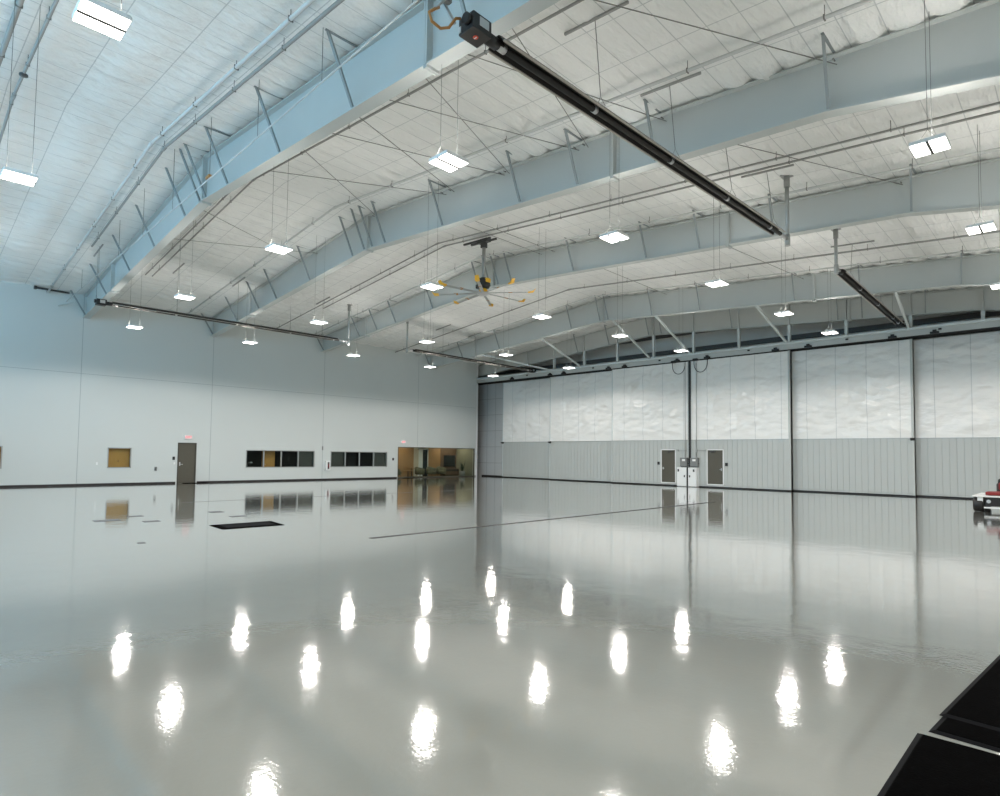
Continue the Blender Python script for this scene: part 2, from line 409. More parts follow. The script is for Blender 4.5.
def wains(x0, x1, y, z0, z1, hole=None):
    mb = MB(); p = .275
    spans = [(x0, x1, z0, z1)] if not hole else [(x0, hole[0], z0, z1), (hole[0], hole[1], hole[3], z1), (hole[1], x1, z0, z1), (hole[0], hole[1], z0, hole[2])]
    for a, b, c_, d_ in spans:
        pts = []; x = a
        k0 = math.ceil((a-x0)/p-1e-6)
        edges = [x0+p*k for k in range(0, int((x1-x0)/p)+2)]
        prof = [(a, y-.025)]
        for e in edges:
            for q, o in ((e-.012, -.025), (e-.005, -.008), (e+.005, -.008), (e+.012, -.025)):
                if a < q < b: prof.append((q, y+o))
        prof += [(b, y-.025), (b, y+.05), (a, y+.05)]
        mb.loft([[(px, py, c_) for px, py in prof], [(px, py, d_) for px, py in prof]])
    return mb
for i, (x0, x1, k) in enumerate(LEAF):
    y = DB+DS*k
    t = thing('hangar_door_leaf', LLAB[i], 'hangar door', ((x0+x1)/2, y, 0), 'sliding hangar door leaves', 'thing')
    MB().box(x0, x1, y+.02, y+.26, .06, ZT).build('core', M['endwall'], t)
    quilt(x0+.04, x1-.1, y, ZW+.03, ZT-.01, i+1.3).build('insulation_curtain', M['quilt'], t)
    hole = None
    if i in PD: hole = (PD[i][0]-.05, PD[i][1]+.05, .17, 2.21)
    wains(x0+.04, x1-.1, y, .08, ZW, hole).build('ribbed_wainscot', M['panelrib'], t)
    MB().box(x0, x1, y-.045, y, ZW, ZW+.045).build('wainscot_cap', M['mgrey'] if False else M['galv'], t)
    MB().box(x1-.1, x1, y-.06, y+.27, .06, ZT).build('end_post', M['steel'], t)
    MB().box(x0, x0+.04, y-.05, y+.02, .06, ZT).build('lead_edge', M['steel_lt'], t)
    MB().box(x0, x1, y-.03, y+.22, .008, .062).build('bottom_seal', M['black'], t)
    if i not in (2, 3):
        xx = x0+.05 if i < 2 else x1-.05
        MB().prism_x([(y-.22, ZW-.02), (y-.05, ZW-.09), (y-.05, ZW+.05), (y-.22, ZW+.03)], xx-.09, xx+.09).build('bumper', M['black'], t)
    if i in PD:
        a, b = PD[i]
        d = MB().box(a, b, y-.02, y+.025, .21, 2.15).build('personnel_door', M['bronze'], t)
        hx = a+.09 if i == 2 else b-.09
        MB().box(hx-.03, hx+.03, y-.035, y-.02, .98, 1.12).tube([(hx, y-.03, 1.05), (hx, y-.075, 1.05), (hx+(.1 if i == 2 else -.1), y-.075, 1.05)], .013).build('handle', M['alu'], d)
        MB().box(a+.1 if i == 3 else b-.45, a+.45 if i == 3 else b-.1, y-.06, y-.02, 2.06, 2.11).tube([(a+.15 if i == 3 else b-.55, y-.045, 2.06), ((a+b)/2+(-.05 if i == 3 else .15), y-.3, 1.98), (a+.5 if i == 3 else b-.15, y-.04, 2.1)], .014).build('door_closer', M['dgrey'], d)
        MB().box(a-.06, a, y-.045, y+.03, .17, 2.21).box(b, b+.06, y-.045, y+.03, .17, 2.21).box(a-.06, b+.06, y-.045, y+.03, 2.15, 2.21).box(a-.06, b+.06, y-.045, y+.03, .15, .21).build('door_frame', M['trimwhite'], t)
    if i == 3:
        MB().box(x0-.10, x0+.03, y-.10, y-.05, 1.16, ZT).box(x0-.07, x0-.005, y-.42, y+.2, .01, 1.14).build('meeting_seal', M['black'], t)

# motor boxes, cabinets, readers and cables on the two middle leaves
yF = DB-.03
for s, x0, x1, side in ((0, -17.55, -17.1, 'left'), (1, -16.9, -16.44, 'right')):
    t = thing('control_box', f'grey electrical control box on the {side} side of the black centre seam', 'control box', ((x0+x1)/2, yF, 1.15), 'door control boxes')
    MB().bbox(x0, x1, yF-.24, yF, 1.18, 1.70, .015).build('enclosure', M['mgrey'], t)
    MB().bbox(x0+.03, x1-.03, yF-.262, yF-.24, 1.22, 1.66, .008).build('cover', M['mgrey'], t)
    MB().box(x0+.16, x1-.1, yF-.268, yF-.262, 1.50, 1.62).build('plate', M['white'], t, label='white sticker')
    MB().box(x0+.05, x1-.05, yF-.2, yF-.02, 1.15, 1.18).build('mount', M['black'], t)
    MB().tube([(x1+.0, yF-.14, 1.36), (x1+.06, yF-.14, 1.36)], .025).build('disconnect_switch', M['dgrey'], t)
for s, x0, x1, side in ((0, -17.68, -17.04, 'left'), (1, -16.97, -16.44, 'right')):
    t = thing('drive_cabinet', f'white floor cabinet with black latches {side} of the centre seam', 'cabinet', ((x0+x1)/2, yF, .02), 'door drive cabinets')
    MB().bbox(x0, x1, yF-.36, yF, .02, 1.13, .012).build('body', M['white'], t)
    MB().bbox(x0+.02, x1-.02, yF-.378, yF-.36, .06, 1.09, .006).build('door', M['white'], t)
    lx = x0+.1 if s == 0 else x1-.17
    MB().box(lx-.04, lx+.06, yF-.386, yF-.378, .88, 1.03).build('label_plate', M['dgrey'], t, label='black label')
    lx = x1-.14 if s == 0 else x0+.12
    MB().bbox(lx-.035, lx+.035, yF-.40, yF-.378, .56, .68, .006).build('latch', M['black'], t)
for xs, side in ((-17.29, 'left'), (-16.58, 'right')):
    t = thing('conduit', f'thin grey vertical conduit up the door {side} of the centre seam', 'conduit', (xs, yF, 1.7), 'door conduits')
    MB().tube([(xs, yF-.06, 1.70), (xs, yF-.06, 7.3)], .018).build('riser', M['galv'], t)
    sx = -1 if side == 'left' else 1
    MB().tube([(xs, yF-.04, 2.14), (xs+sx*.5, yF-.04, 2.14)], .01).box(xs-.05, xs+.05, yF-.1, yF-.02, 2.1, 2.18).box(xs+sx*.5-.04, xs+sx*.5+.04, yF-.06, yF, 2.10, 2.18).build('side_run', M['galv'], t)
    cx = -17.68 if side == 'left' else -16.28
    lp = [(cx+.42*math.cos(a), yF-.1, 7.45-.72*math.sin(a)**.7 if math.sin(a) > 0 else 7.45) for a in [PI*i/14 for i in range(15)]]
    t = thing('festoon_cable', f'black cable loop hanging from the header {side} of the centre seam', 'cable', (cx, yF, 7.5), 'hanging cable loops')
    MB().tube(lp, .02, 6).build('loop', M['dgrey'], t)
    MB().bbox(cx-.48, cx-.2, yF-.2, yF+.0, 7.43, 7.56, .02).build('clamp', M['black'], t)
for x, lab in ((-19.08, 'black card reader left of the left brown personnel door'), (-14.8, 'black card reader right of the right brown personnel door')):
    o = MB().bbox(x-.075, x+.075, yF-.05, yF, 1.26, 1.44, .012).build('card_reader', M['black'], loc=(x, yF, 1.35))
    tag(o, lab, 'card reader')

# ------------------------------------------------------------------ hanging lights
proto = thing('hanging_light', None, 'light', (0, 0, 0), 'hanging high bay lights')
MB().bbox(-.26, .26, -.27, .27, .02, .085, .012).build('housing', M['white'], proto)
for s in (-1, 1):
    MB().box(min(s*.022, s*.25), max(s*.022, s*.25), -.255, .255, .008, .021).build('lens', M['lens'], proto)
MB().box(-.021, .021, -.26, .26, -.004, .03).build('driver_channel', M['dgrey'], proto)
MB().box(-.2, .2, -.22, .22, .0852, .092).build('added_top_glow', M['upfill'], proto)  # glowing top added to each fixture to brighten the ceiling
for s in (-1, 1):
    MB().bar((-.12, s*.2, .085), (0, s*.2, .25), .005, .005).bar((.12, s*.2, .085), (0, s*.2, .25), .005, .005).build('bridle', M['rod'], proto)
    MB().tube([(0, s*.2, 0), (0, s*.2, 1)], .005, 5).build('hanger_cable', M['cable'], proto)
LPOS = {(0, 0): (-28.98, 28.89), (0, 1): (-22.73, 29.2), (0, 2): (-14.74, 28.11), (0, 3): (-7.87, 28.13), (1, 0): (-29.0, 23.42), (1, 1): (-22.35, 23.24), (1, 2): (-14.93, 22.85), (1, 3): (-8.07, 23.31), (1, 4): (-1.85, 23.9), (2, 0): (-28.85, 17.92), (2, 1): (-22.64, 18.07), (2, 2): (-15.13, 17.72), (2, 3): (-8.18, 17.9), (2, 4): (-1.71, 17.65), (3, 0): (-29.4, 12.44), (3, 1): (-22.66, 12.41), (3, 2): (-15.04, 12.17), (3, 3): (-8.27, 12.4), (3, 4): (-1.86, 12.4), (4, 0): (-29.66, 7.5), (4, 1): (-22.52, 7.2), (4, 2): (-15.27, 7.15), (4, 3): (-8.35, 7.1), (5, 2): (-15.07, 1.69), (5, 3): (-8.72, 1.71)}
LX = [-29.1, -22.6, -15.1, -8.3, -1.8, 4.8]
LYS = [28.5, 23.35, 17.85, 12.45, 7.0, 1.7]
LZ = 7.08
ld = bpy.data.lights.new('lamp', 'SPOT'); ld.energy = SPOT; ld.color = (1, .95, .895); ld.spot_size = math.radians(166); ld.spot_blend = .24; ld.shadow_soft_size = .2
lo = bpy.data.objects.new('lamp', ld); COL.objects.link(lo); lo.parent = proto; lo.location = (0, 0, -.2)
first = True
def place_light(x, y, label, group):
    global first
    r = proto
    if not first:
        r = proto.copy(); COL.objects.link(r)
    r.location = (x, y, LZ); r['label'] = label; r['group'] = group
    Lc = roofz(x, y)-LZ-.25-.03
    for ch in list(proto.children):
        c = ch
        if not first:
            c = ch.copy(); COL.objects.link(c); c.parent = r
        if c.name.startswith('hanger_cable'):
            c.location = (0, 0, .25); c.scale = (1, 1, Lc)
    first = False
VIS = {0: 4, 1: 5, 2: 5, 3: 5, 4: 4}
for j, y in enumerate(LYS):
    for i, x in enumerate(LX):
        x, y = LPOS.get((j, i), (x, LYS[j]))
        if j < 5 and i < VIS[j]:
            row = ['in the row nearest the hangar doors', 'in the second row from hangar doors', 'in the third row from hangar doors',
                   'in the fourth row from hangar doors', 'in the fifth row from hangar doors'][j]
            place_light(x, y, f'white hanging light, {ORD[i]} from the window wall {row}', 'hanging high bay lights')
        elif j == 5 and i == 2: place_light(x, y, 'white hanging light at the left picture edge, before the first roof beam', 'hanging high bay lights')
        elif j == 5 and i == 3: place_light(x, y, 'largest and nearest twin-panel hanging light, at the top left corner', 'hanging high bay lights')
        else: place_light(x, y, 'unseen twin-panel hanging light added outside the picture', 'hanging lights out of view')  # unseen fixtures added so the hangar is lit evenly

# ------------------------------------------------------------------ tube heaters
def heater(nm_label, x, ya, za, yb, zb, burner_at_a, supports, struts, pipe_y, pipe_len_to_roof, big):
    """tube from (x,ya,za) to (x,yb,zb); burner at one end, vent pipe near the other"""
    t = thing('tube_heater', nm_label, 'heater', (x, (ya+yb)/2, (za+zb)/2), 'overhead tube heaters')
    def P(f, dz=0, dx=0): return (x+dx, ya+(yb-ya)*f, za+(zb-za)*f+dz)
    L = abs(yb-ya)
    MB().tube([P(0), P(1)], .055, 12).tube([P(.002), P(.03)], .07, 12).build('radiant_tube', M['soot'], t)
    # trough reflector, open below
    prof = [(-.15, -.02), (-.105, .055), (-.055, .09), (.055, .09), (.105, .055), (.15, -.02), (.165, -.025), (.115, .065), (.06, .105), (-.06, .105), (-.115, .065), (-.165, -.025)]
    MB().loft([[P(f, pz, px) for px, pz in prof] for f in (.02, .99)]).build('reflector', M['soot'], t)
    MB().loft([[P(f, pz, px) for px, pz in ((.15, -.035), (.185, -.035), (.185, -.012), (.15, -.012))] for f in (.02, .99)]).loft([[P(f, pz, -px) for px, pz in ((.15, -.035), (.185, -.035), (.185, -.012), (.15, -.012))] for f in (.02, .99)]).build('reflector_lip', M['refl'], t)
    for k in range(1, int(L/2.7)+1):
        f = min(.97, k*2.7/L)
        MB().tube([P(f-.004), P(f+.004)], .062, 12).build('tube_clamp', M['alu'], t)
    e = 0 if burner_at_a else 1; d = -1 if (burner_at_a == (ya < yb)) else 1
    by, bz = (ya, za) if burner_at_a else (yb, zb)
    b = MB().bbox(x-.155, x+.155, min(by, by+d*.36), max(by, by+d*.36), bz-.115, bz+.125, .012).build('burner_box', M['black'], t)
    yy = by+d*.36
    MB().bbox(x+.155, x+.162, min(by+d*.06, by+d*.24), max(by+d*.06, by+d*.24), bz-.04, bz+.09, .003).build('data_plate', M['alu'], b)
    MB().tube([(x+.06, yy, bz+.02), (x+.06, yy+d*.07, bz+.02)], .075, 14).build('air_inlet', M['black'], b)
    MB().box(x-.145, x-.09, min(yy, yy+d*.012), max(yy, yy+d*.012), bz-.09, bz-.0).build('inspection_plate', M['alu'], b)
    if big:
        MB().lathe([(.001, -.006), (.036, -.006), (.04, 0), (.04, .004)], (x+.01, by+d*.18, bz-.117), 16).build('badge', M['redbadge'], b, label='red oval badge')
        MB().box(x-.018, x+.036, by+d*.18-.008, by+d*.18+.006, bz-.1255, bz-.1235).build('badge_lettering', M['white'], b)
    MB().tube([(x, by, bz), (x, by-d*.25, bz)], .085, 14).build('burner_flange', M['black'], t)
    MB().tube([(x, by-d*.28, bz), (x, by-d*.42, bz)], .066, 14).build('collar', M['alu'], t)
    for i, s in enumerate(supports):
        f = ((s[0] if isinstance(s, tuple) else s)-ya)/(yb-ya); p = P(f, .1)
        so, xo = (s, x) if not isinstance(s, tuple) else (s[1], s[2]); s = so if not isinstance(s, tuple) else s[0]; zt = roofz(xo, so)-.16
        MB().tube([(p[0]-.1, p[1], p[2]), (p[0], p[1], p[2]+.22), (p[0]+.1, p[1], p[2])], .007, 5).tube([(p[0], p[1], p[2]+.22), (xo, so, zt)], .008, 5).build('hanger_cable', M['rod'], t)
        MB().bar((xo-.72, so, roofz(xo-.72, so)-.13), (xo+.72, so, roofz(xo+.72, so)-.13), .045, .045).build('support_strut', M['pipe_grey'], t)
    # vent pipe
    pe = P(1) if burner_at_a else P(0)
    r_ = .075
    MB().tube([pe, (x, pipe_y, pe[2])], .05, 10).build('vent_elbow', M['alu'], t)
    zt = roofz(x, pipe_y)-.06
    v = MB().tube([(x, pipe_y, pe[2]-.12), (x, pipe_y, zt-.25)], r_*.75, 12).build('vent_pipe', M['galv'], t)
    MB().tube([(x, pipe_y, pe[2]-.2), (x, pipe_y, pe[2]+.12)], r_, 12).build('tee_joint', M['galv'], v)
    MB().tube([(x, pipe_y, zt-.32), (x, pipe_y, zt)], r_*1.1, 12).box(x-.14, x+.14, pipe_y-.14, pipe_y+.14, zt, zt+.03).build('roof_collar', M['pipe_grey'], v)
    return t, by, bz, d
HX1, HX2, HX4 = -6.1, -29.2, -6.26
t, by, bz, d = heater('long black tube heater overhead, nearest, with its burner box at the top centre', HX1, 5.82, 7.74, 17.4, 8.02, True, ((8.7, 9.03, -6.46), (11.4, 11.76, -6.42), (14.2, 14.4, -6.38), (16.9, 17.15, -6.36)), 3, 17.95, True, True)
MB().tube([(HX1-.05, by-.42, bz+.06), (HX1-.05, by-.50, bz+.02), (HX1-.08, by-.6, bz-.15), (HX1-.08, by-.75, bz-.24), (HX1-.08, by-.9, bz-.22), (HX1-.08, by-.95, bz-.12), (HX1-.08, by-.85, bz-.02), (HX1-.08, by-.78, bz+.04)], .02, 8).build('gas_hose', M['hose'], t, label='orange flexible gas hose')
MB().tube([(HX1-.08, by-.85, bz-.02), (HX1-.08, by-.72, bz+.15), (HX1-.1, by-.62, bz+.28), (HX1-.1, by-.62, roofz(HX1, by-.62)-.2)], .018, 8).build('gas_pipe', M['galv'], t)
MB().bbox(HX1-.15, HX1-.05, by-.70, by-.56, bz+.20, bz+.32, .02).build('gas_valve', M['mgrey'], t)
MB().bar((HX1-.14, by-.44, bz+.02), (HX1-.3, by-.75, bz+.55), .04, .04).build('stay_bar', M['galv'], t)
heater('tube heater at the right, from a grey drop pipe to the hangar door header', HX4, 23.6, 8.42, 33.05, 8.08, False, ((25.0, 24.9, -6.17), 29.5, 31.6), 3, 23.2, True, False)
heater('tube heater along the window wall, crossing in front of the first two roof beams', HX2, 6.3, 7.85, 17.2, 7.88, True, (5.95, 9.03, 11.72, 14.4, 16.2), 3, 17.8, True, False)
heater('far tube heater along the window wall, ending at the hangar door header', HX2, 22.2, 7.99, 33.0, 7.93, False, (24.6, 27.4, 30.2), 3, 21.8, True, False)

# ------------------------------------------------------------------ ceiling fan
fx, fy_, = -17.75, 17.07
t = thing('ceiling_fan', 'large ceiling fan with yellow blade tips hanging on a grey rod', 'fan', (fx, fy_, 8.5))
rt = roofz(fx, fy_)
MB().bbox(fx-.3, fx+.3, fy_-.13, fy_+.13, rt-.34, rt-.2, .02).bar((fx-1.1, fy_-.12, rt-.2), (fx+.5, fy_-.12, rt-.28), .07, .07).bar((fx-.9, fy_+.12, rt-.2), (fx+.6, fy_+.12, rt-.28), .07, .07).box(fx-.1, fx+.1, fy_-.1, fy_+.1, rt-.55, rt-.3).build('mount', M['dgrey'], t)
MB().tube([(fx, fy_, rt-.45), (fx, fy_, 8.95)], .075, 12).build('down_rod', M['pipe_grey'], t)
mo = MB().lathe([(.1, .0), (.24, .03), (.28, .12), (.28, .33), (.2, .42), (.1, .46)], (fx, fy_, 8.56), 18).bbox(fx-.38, fx-.2, fy_-.1, fy_+.1, 8.62, 8.78, .02).build('motor', M['black'], t)
MB().bbox(fx+.12, fx+.32, fy_-.12, fy_+.12, 8.78, 8.95, .02).lathe([(.05, 0), (.16, .02), (.18, .1), (.12, .16)], (fx, fy_, 8.40), 14).build('gearbox_cover', M['yellow'], mo, label='yellow motor cover')
MB().lathe([(.05, 0), (.26, 0), (.26, .05), (.1, .06)], (fx, fy_, 8.33), 18).build('hub', M['alu'], t)
for k in range(8):
    a = math.radians(-11+45.8*k); ca, sa = math.cos(a), math.sin(a)
    def Q(r, w, z): return (fx+r*ca-w*sa, fy_+r*sa+w*ca, 8.37+z)
    rings = []
    for r, w, dz in ((.22, .05, 0), (.6, .062, -.005), (1.5, .06, -.02), (1.9, .055, -.03)):
        rings.append([Q(r, -w, dz-.02), Q(r, 0, dz-.002), Q(r, w, dz+.015), Q(r, w*.9, dz+.025), Q(r, 0, dz+.03), Q(r, -w, dz-.005)])
    b = MB().loft(rings).build('blade', M['galv'], t)
    MB().loft([[Q(1.86, -.07, -.06), Q(1.86, .07, -.03), Q(1.86, .07, .02), Q(1.86, -.07, -.01)], [Q(2.06, -.10, -.05), Q(2.06, .08, -.02), Q(2.06, .08, .03), Q(2.06, -.10, .01)], [Q(2.15, -.09, .1), Q(2.15, .05, .13), Q(2.17, .05, .13), Q(2.17, -.09, .1)]]).build('winglet', M['yellow'], b, label='yellow blade tip')
    MB().loft([[Q(1.05, -.064, -.035), Q(1.05, .064, .003), Q(1.05, .064, .02), Q(1.05, -.064, -.005)], [Q(1.22, -.064, -.035), Q(1.22, .064, .003), Q(1.22, .064, .02), Q(1.22, -.064, -.005)]]).build('blade_stripe', M['hose'], b)

# ------------------------------------------------------------------ pipes under the roof
def roof_pipe(y, x0, x1, r, m, label, off=.25, hang=2.6, name='sprinkler_pipe'):
    xs = [x0]+([RIDGE] if x0 < RIDGE < x1 else [])+[x1]
    t = thing(name, label, 'pipe', ((x0+x1)/2, y, roofz((x0+x1)/2, y)-off), 'pipes under the roof')
    pts = []
    for x in xs: pts.append((x, y, roofz(x, y)-off))
    MB().tube(pts, r, 8).build('run', m, t)
    x = x0+1.0
    while x < min(x1, 0):
        MB().tube([(x, y, roofz(x, y)-off+r-.01), (x, y, roofz(x, y)-.02)], .008, 5).box(x-.012, x+.012, y-r-.006, y+r+.006, roofz(x, y)-off-r-.006, roofz(x, y)-off+r+.006).build('pipe_hanger', M['rod'], t)
        x += hang
    if x0 < RIDGE < x1:
        MB().tube([(RIDGE-.12, y, roofz(RIDGE-.12, y)-off), (RIDGE+.12, y, roofz(RIDGE+.12, y)-off)], r*1.35, 8).build('ridge_fitting', m, t)
roof_pipe(5.25, XA+.1, -1, .045, M['pipe_white'], 'thick white pipe under the roof left of the first blue beam, kinked at the ridge')
roof_pipe(5.6, -28.6, -1, .04, M['pipe_grey'], 'thinner grey pipe beside the thick white pipe, left of the first beam')
roof_pipe(2.03, -29, -6, .035, M['pipe_grey'], 'grey pipe under the roof at the top left corner, with a junction box')
roof_pipe(1.55, -29, -6, .055, M['pipe_grey'], 'thick grey pipe at the extreme top left corner')
roof_pipe(8.06, -30.5, 7, .028, M['pipe_grey'], 'dark thin pipe nearest the lower edge of the first beam')
roof_pipe(8.34, -30.5, 7, .028, M['pipe_grey'], 'second dark thin pipe running parallel beyond the first beam')
roof_pipe(11.35, XA+.1, 7, .038, M['pipe_white'], 'white pipe under the roof just before the second beam')
roof_pipe(16.28, XA+.1, 7, .028, M['pipe_grey'], 'thin pipe under the roof just before the fan mount')
roof_pipe(16.68, -30.0, 7, .03, M['pipe_grey'], 'thinner pipe of the pair passing over the fan mount')
roof_pipe(18.68, XA+.1, 7, .035, M['pipe_white'], 'white pipe under the roof just before the third beam')
roof_pipe(20.9, -33, 7, .035, M['pipe_grey'], 'thin grey pipe just beyond the third beam')
roof_pipe(25.4, XA+.1, 7, .035, M['pipe_grey'], 'thin grey pipe midway between the third and fourth beams')
roof_pipe(27.3, XA+.1, 7, .032, M['pipe_white'], 'pale pipe just before the fourth beam')
# straight conduit crossing in front of the first beam
t = thing('conduit', 'straight thin white conduit crossing in front of the first blue beam', 'conduit', (-20, 5.95, 9.1))
MB().tube([(XA+.35, 5.95, 8.88), (-4, 5.95, 9.36)], .017, 8).build('run', M['pipe_white'], t)
MB().bar((XA, 5.7, 8.68), (XA+.5, 6.2, 8.86), .05, .05).build('wall_bracket', M['steel'], t)
MB().box(-17.2, -16.95, 5.91, 5.99, 9.18, 9.26).build('coupling', M['hose'], t)
for i in range(9):
    x = -32+3*i
    MB().tube([(x, 5.95, 8.9+.0153*(x-XA)), (x, 5.95, roofz(x, 5.95)-.03)], .008, 5).build('hanger_rod', M['rod'], t)
t = thing('wall_bar', 'short dark bar along the top of the window wall, left of the first beam', 'bar', (XA+.1, 5.4, 9.36))
MB().tube([(XA+.12, 4.75, 9.36), (XA+.12, 6.1, 9.36)], .045, 8).build('bar', M['dgrey'], t)
MB().box(XA, XA+.16, 4.72, 4.82, 9.3, 9.44).build('bracket', M['dgrey'], t)
o = MB().lathe([(.02, 0), (.09, .01), (.09, .05), (.02, .06)], (-18.2, 2.03, roofz(-18.2, 2.03)-.32), 12).build('junction_box', M['dgrey'], loc=(-18.2, 2.03, roofz(-18.2, 2.03)-.3))
tag(o, 'small round dark junction box under the thin pipe at the top left', 'junction box')

# ------------------------------------------------------------------ diagonal bracing rods
RODS = [('a', 6.9, 12.85, [(-26.3, -23.7), (-19.6, -15.2), (-15.1, -12.5), (-12.4, -9.7), (-9.5, -7.1), (-7.0, -3.4)], 'first and second', 'rightwards'),
        ('b', 6.9, 12.85, [(-22.5, -24.9), (-15.3, -19.2), (-12.7, -14.8), (-9.9, -12.3), (-7.3, -9.4)], 'first and second', 'leftwards'),
        ('a', 13.0, 19.7, [(-17.0, -16.85), (-16.35, -16.1), (-7.3, -3.6)], 'second and third', 'backwards'),
        ('a', 19.9, 28.5, [(-15.85, -15.75), (-10.2, -9.0)], 'third and fourth', 'backwards')]
for _, y0, y1, prs, bt, dr in RODS:
    for i, (xa, xb) in enumerate(prs):
        o = MB().tube([(xa, y0, roofz(xa, y0)-.28), (xb, y1, roofz(xb, y1)-.28)], .010, 6)
        o.tube([(xb, y1-.25, roofz(xb, y1)-.285), (xb, y1-.15, roofz(xb, y1)-.283)], .018, 6)
        o = o.build('brace_rod', M['rod'], loc=(xa, y0, roofz(xa, y0)-.28))
        tag(o, f'thin roof rod between {bt} beams slanting {dr}, {ORD[i]} from window wall', 'rod', 'roof bracing rods')

# ------------------------------------------------------------------ windows and doors of the window wall
def window(n, key, muls, behind, zd):
    y0, y1, z0, z1 = OPEN[key]
    w = thing(f'window_{n}', None, None, (XA, (y0+y1)/2, z0), None, 'structure')
    fr = .045
    f = MB().box(XA-.1, XA+.02, y0, y0+fr, z0, z1).box(XA-.1, XA+.02, y1-fr, y1, z0, z1).box(XA-.1, XA+.02, y0, y1, z0, z0+fr).box(XA-.1, XA+.02, y0, y1, z1-fr, z1)
    f.build('window_frame', M['alufr'], w)
    ed = [y0]+muls+[y1]
    for m_ in muls: MB().box(XA-.09, XA+.015, m_-.035, m_+.035, z0, z1).build('mullion', M['alufr'], w)
    for a, b in zip(ed, ed[1:]): MB().box(XA-.05, XA-.042, a+.02, b-.02, z0+.02, z1-.02).build('pane', M['glass'], w)
    return w
window(1, 'win_far', [], None, 0)
window(2, 'win_brown', [], None, 0)
window(3, 'strip1', [16.06, 17.16, 18.27], None, 0)
window(4, 'strip2', [21.6, 22.69, 23.83], None, 0)
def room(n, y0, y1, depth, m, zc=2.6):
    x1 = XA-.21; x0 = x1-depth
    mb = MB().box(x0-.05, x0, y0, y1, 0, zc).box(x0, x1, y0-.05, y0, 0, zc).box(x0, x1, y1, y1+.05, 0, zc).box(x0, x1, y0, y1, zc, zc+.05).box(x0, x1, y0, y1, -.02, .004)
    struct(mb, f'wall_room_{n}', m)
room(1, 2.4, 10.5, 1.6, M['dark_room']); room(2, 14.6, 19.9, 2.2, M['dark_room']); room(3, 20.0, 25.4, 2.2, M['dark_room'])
for a, b, lab in ((2.6, 3.98, 'tan panel behind the window cut off by the left picture edge'), (7.9, 9.16, 'tan panel filling the small square window left of the brown door')):
    t = thing('tan_panel', lab, 'panel', (XA-.25, (a+b)/2, .5))  # panel stands in for the lit interior behind the glass
    MB().box(XA-.27, XA-.22, a, b, .7, 2.1).build('board', M['tan'], t)
    MB().tube([(XA-.22, (a+b)/2, 1.2), (XA-.2, (a+b)/2, 1.2)], .03, 10).build('latch', M['wood_dk'], t)
t = thing('inner_door', 'tan wooden inner door seen through the second pane of the left strip window', 'door', (XA-.6, 16.7, 0))
MB().box(XA-.62, XA-.57, 16.22, 17.02, .01, 2.2).build('slab', M['tan'], t)
MB().tube([(XA-.57, 16.32, 1.0), (XA-.52, 16.32, 1.0), (XA-.52, 16.42, 1.0)], .012).build('handle', M['alu'], t)
for i, (a, b, lab) in enumerate(((18.3, 19.3, 'charcoal blind behind the last pane of the left strip window'), (20.6, 21.55, 'charcoal blind behind the first pane of the right strip window'), (23.87, 24.9, 'charcoal blind behind the last pane of the right strip window'))):
    t = thing('roller_blind', lab, 'blind', (XA-.16, (a+b)/2, 1.88), 'roller blinds')
    MB().box(XA-.165, XA-.155, a, b, .86, 1.84).build('cloth', M['blind'], t); MB().tube([(XA-.16, a, 1.84), (XA-.16, b, 1.84)], .018).build('roller', M['alufr'], t)
t = thing('desk_lamp', 'pale desk lamp in the dark room behind the left strip window', 'lamp', (XA-.9, 15.5, .75))
MB().lathe([(.02, 0), (.1, 0), (.1, .02), (.02, .03)], (XA-.9, 15.5, .75), 12).build('base', M['mgrey'], t)
MB().tube([(XA-.9, 15.5, .77), (XA-.9, 15.45, 1.05), (XA-.85, 15.65, 1.15)], .015).build('arm', M['mgrey'], t)
MB().lathe([(.03, .08), (.09, 0), (.08, 0), (.02, .075)], (XA-.85, 15.68, 1.08), 12).build('shade', M['alu'], t)
t = thing('desk', 'dark desk behind the left strip window', 'desk', (XA-.9, 15.6, 0))
MB().box(XA-1.3, XA-.5, 14.9, 16.1, .71, .75).build('desktop', M['wood_dk'], t)
for sx in (-1.25, -.55):
    for sy in (14.95, 16.05): MB().box(XA+sx-.025, XA+sx+.025, sy-.025, sy+.025, .004, .71).build('leg', M['dgrey'], t)

d1 = thing('door_1', None, None, (XA, 11.75, 0), None, 'structure')
s = MB().box(XA-.07, XA-.02, 11.33, 12.17, .01, 2.15).build('slab', M['bronze'], d1)
MB().box(XA-.12, XA+.02, 11.27, 11.33, 0, 2.2).box(XA-.12, XA+.02, 12.17, 12.23, 0, 2.2).box(XA-.12, XA+.02, 11.27, 12.23, 2.15, 2.21).build('door_frame', M['bronze_fr'], d1)
MB().box(XA-.02, XA-.005, 11.37, 11.43, .95, 1.15).tube([(XA-.01, 11.4, 1.03), (XA+.05, 11.4, 1.03), (XA+.05, 11.54, 1.03)], .014).build('handle', M['alu'], d1)
o = MB().bbox(XA+.02, XA+.55, 11.55, 12.75, .002, .018, .004).build('door_mat', M['rubber'], loc=(XA+.3, 12.1, 0)); tag(o, 'thin black door mat at the foot of the brown door in the window wall', 'mat')
o = MB().bbox(XA+.05, XA+.6, 26.3, 27.4, .002, .018, .004).build('door_mat', M['rubber'], loc=(XA+.3, 26.9, 0)); tag(o, 'thin black door mat at the left end of the glazed lounge front', 'mat')

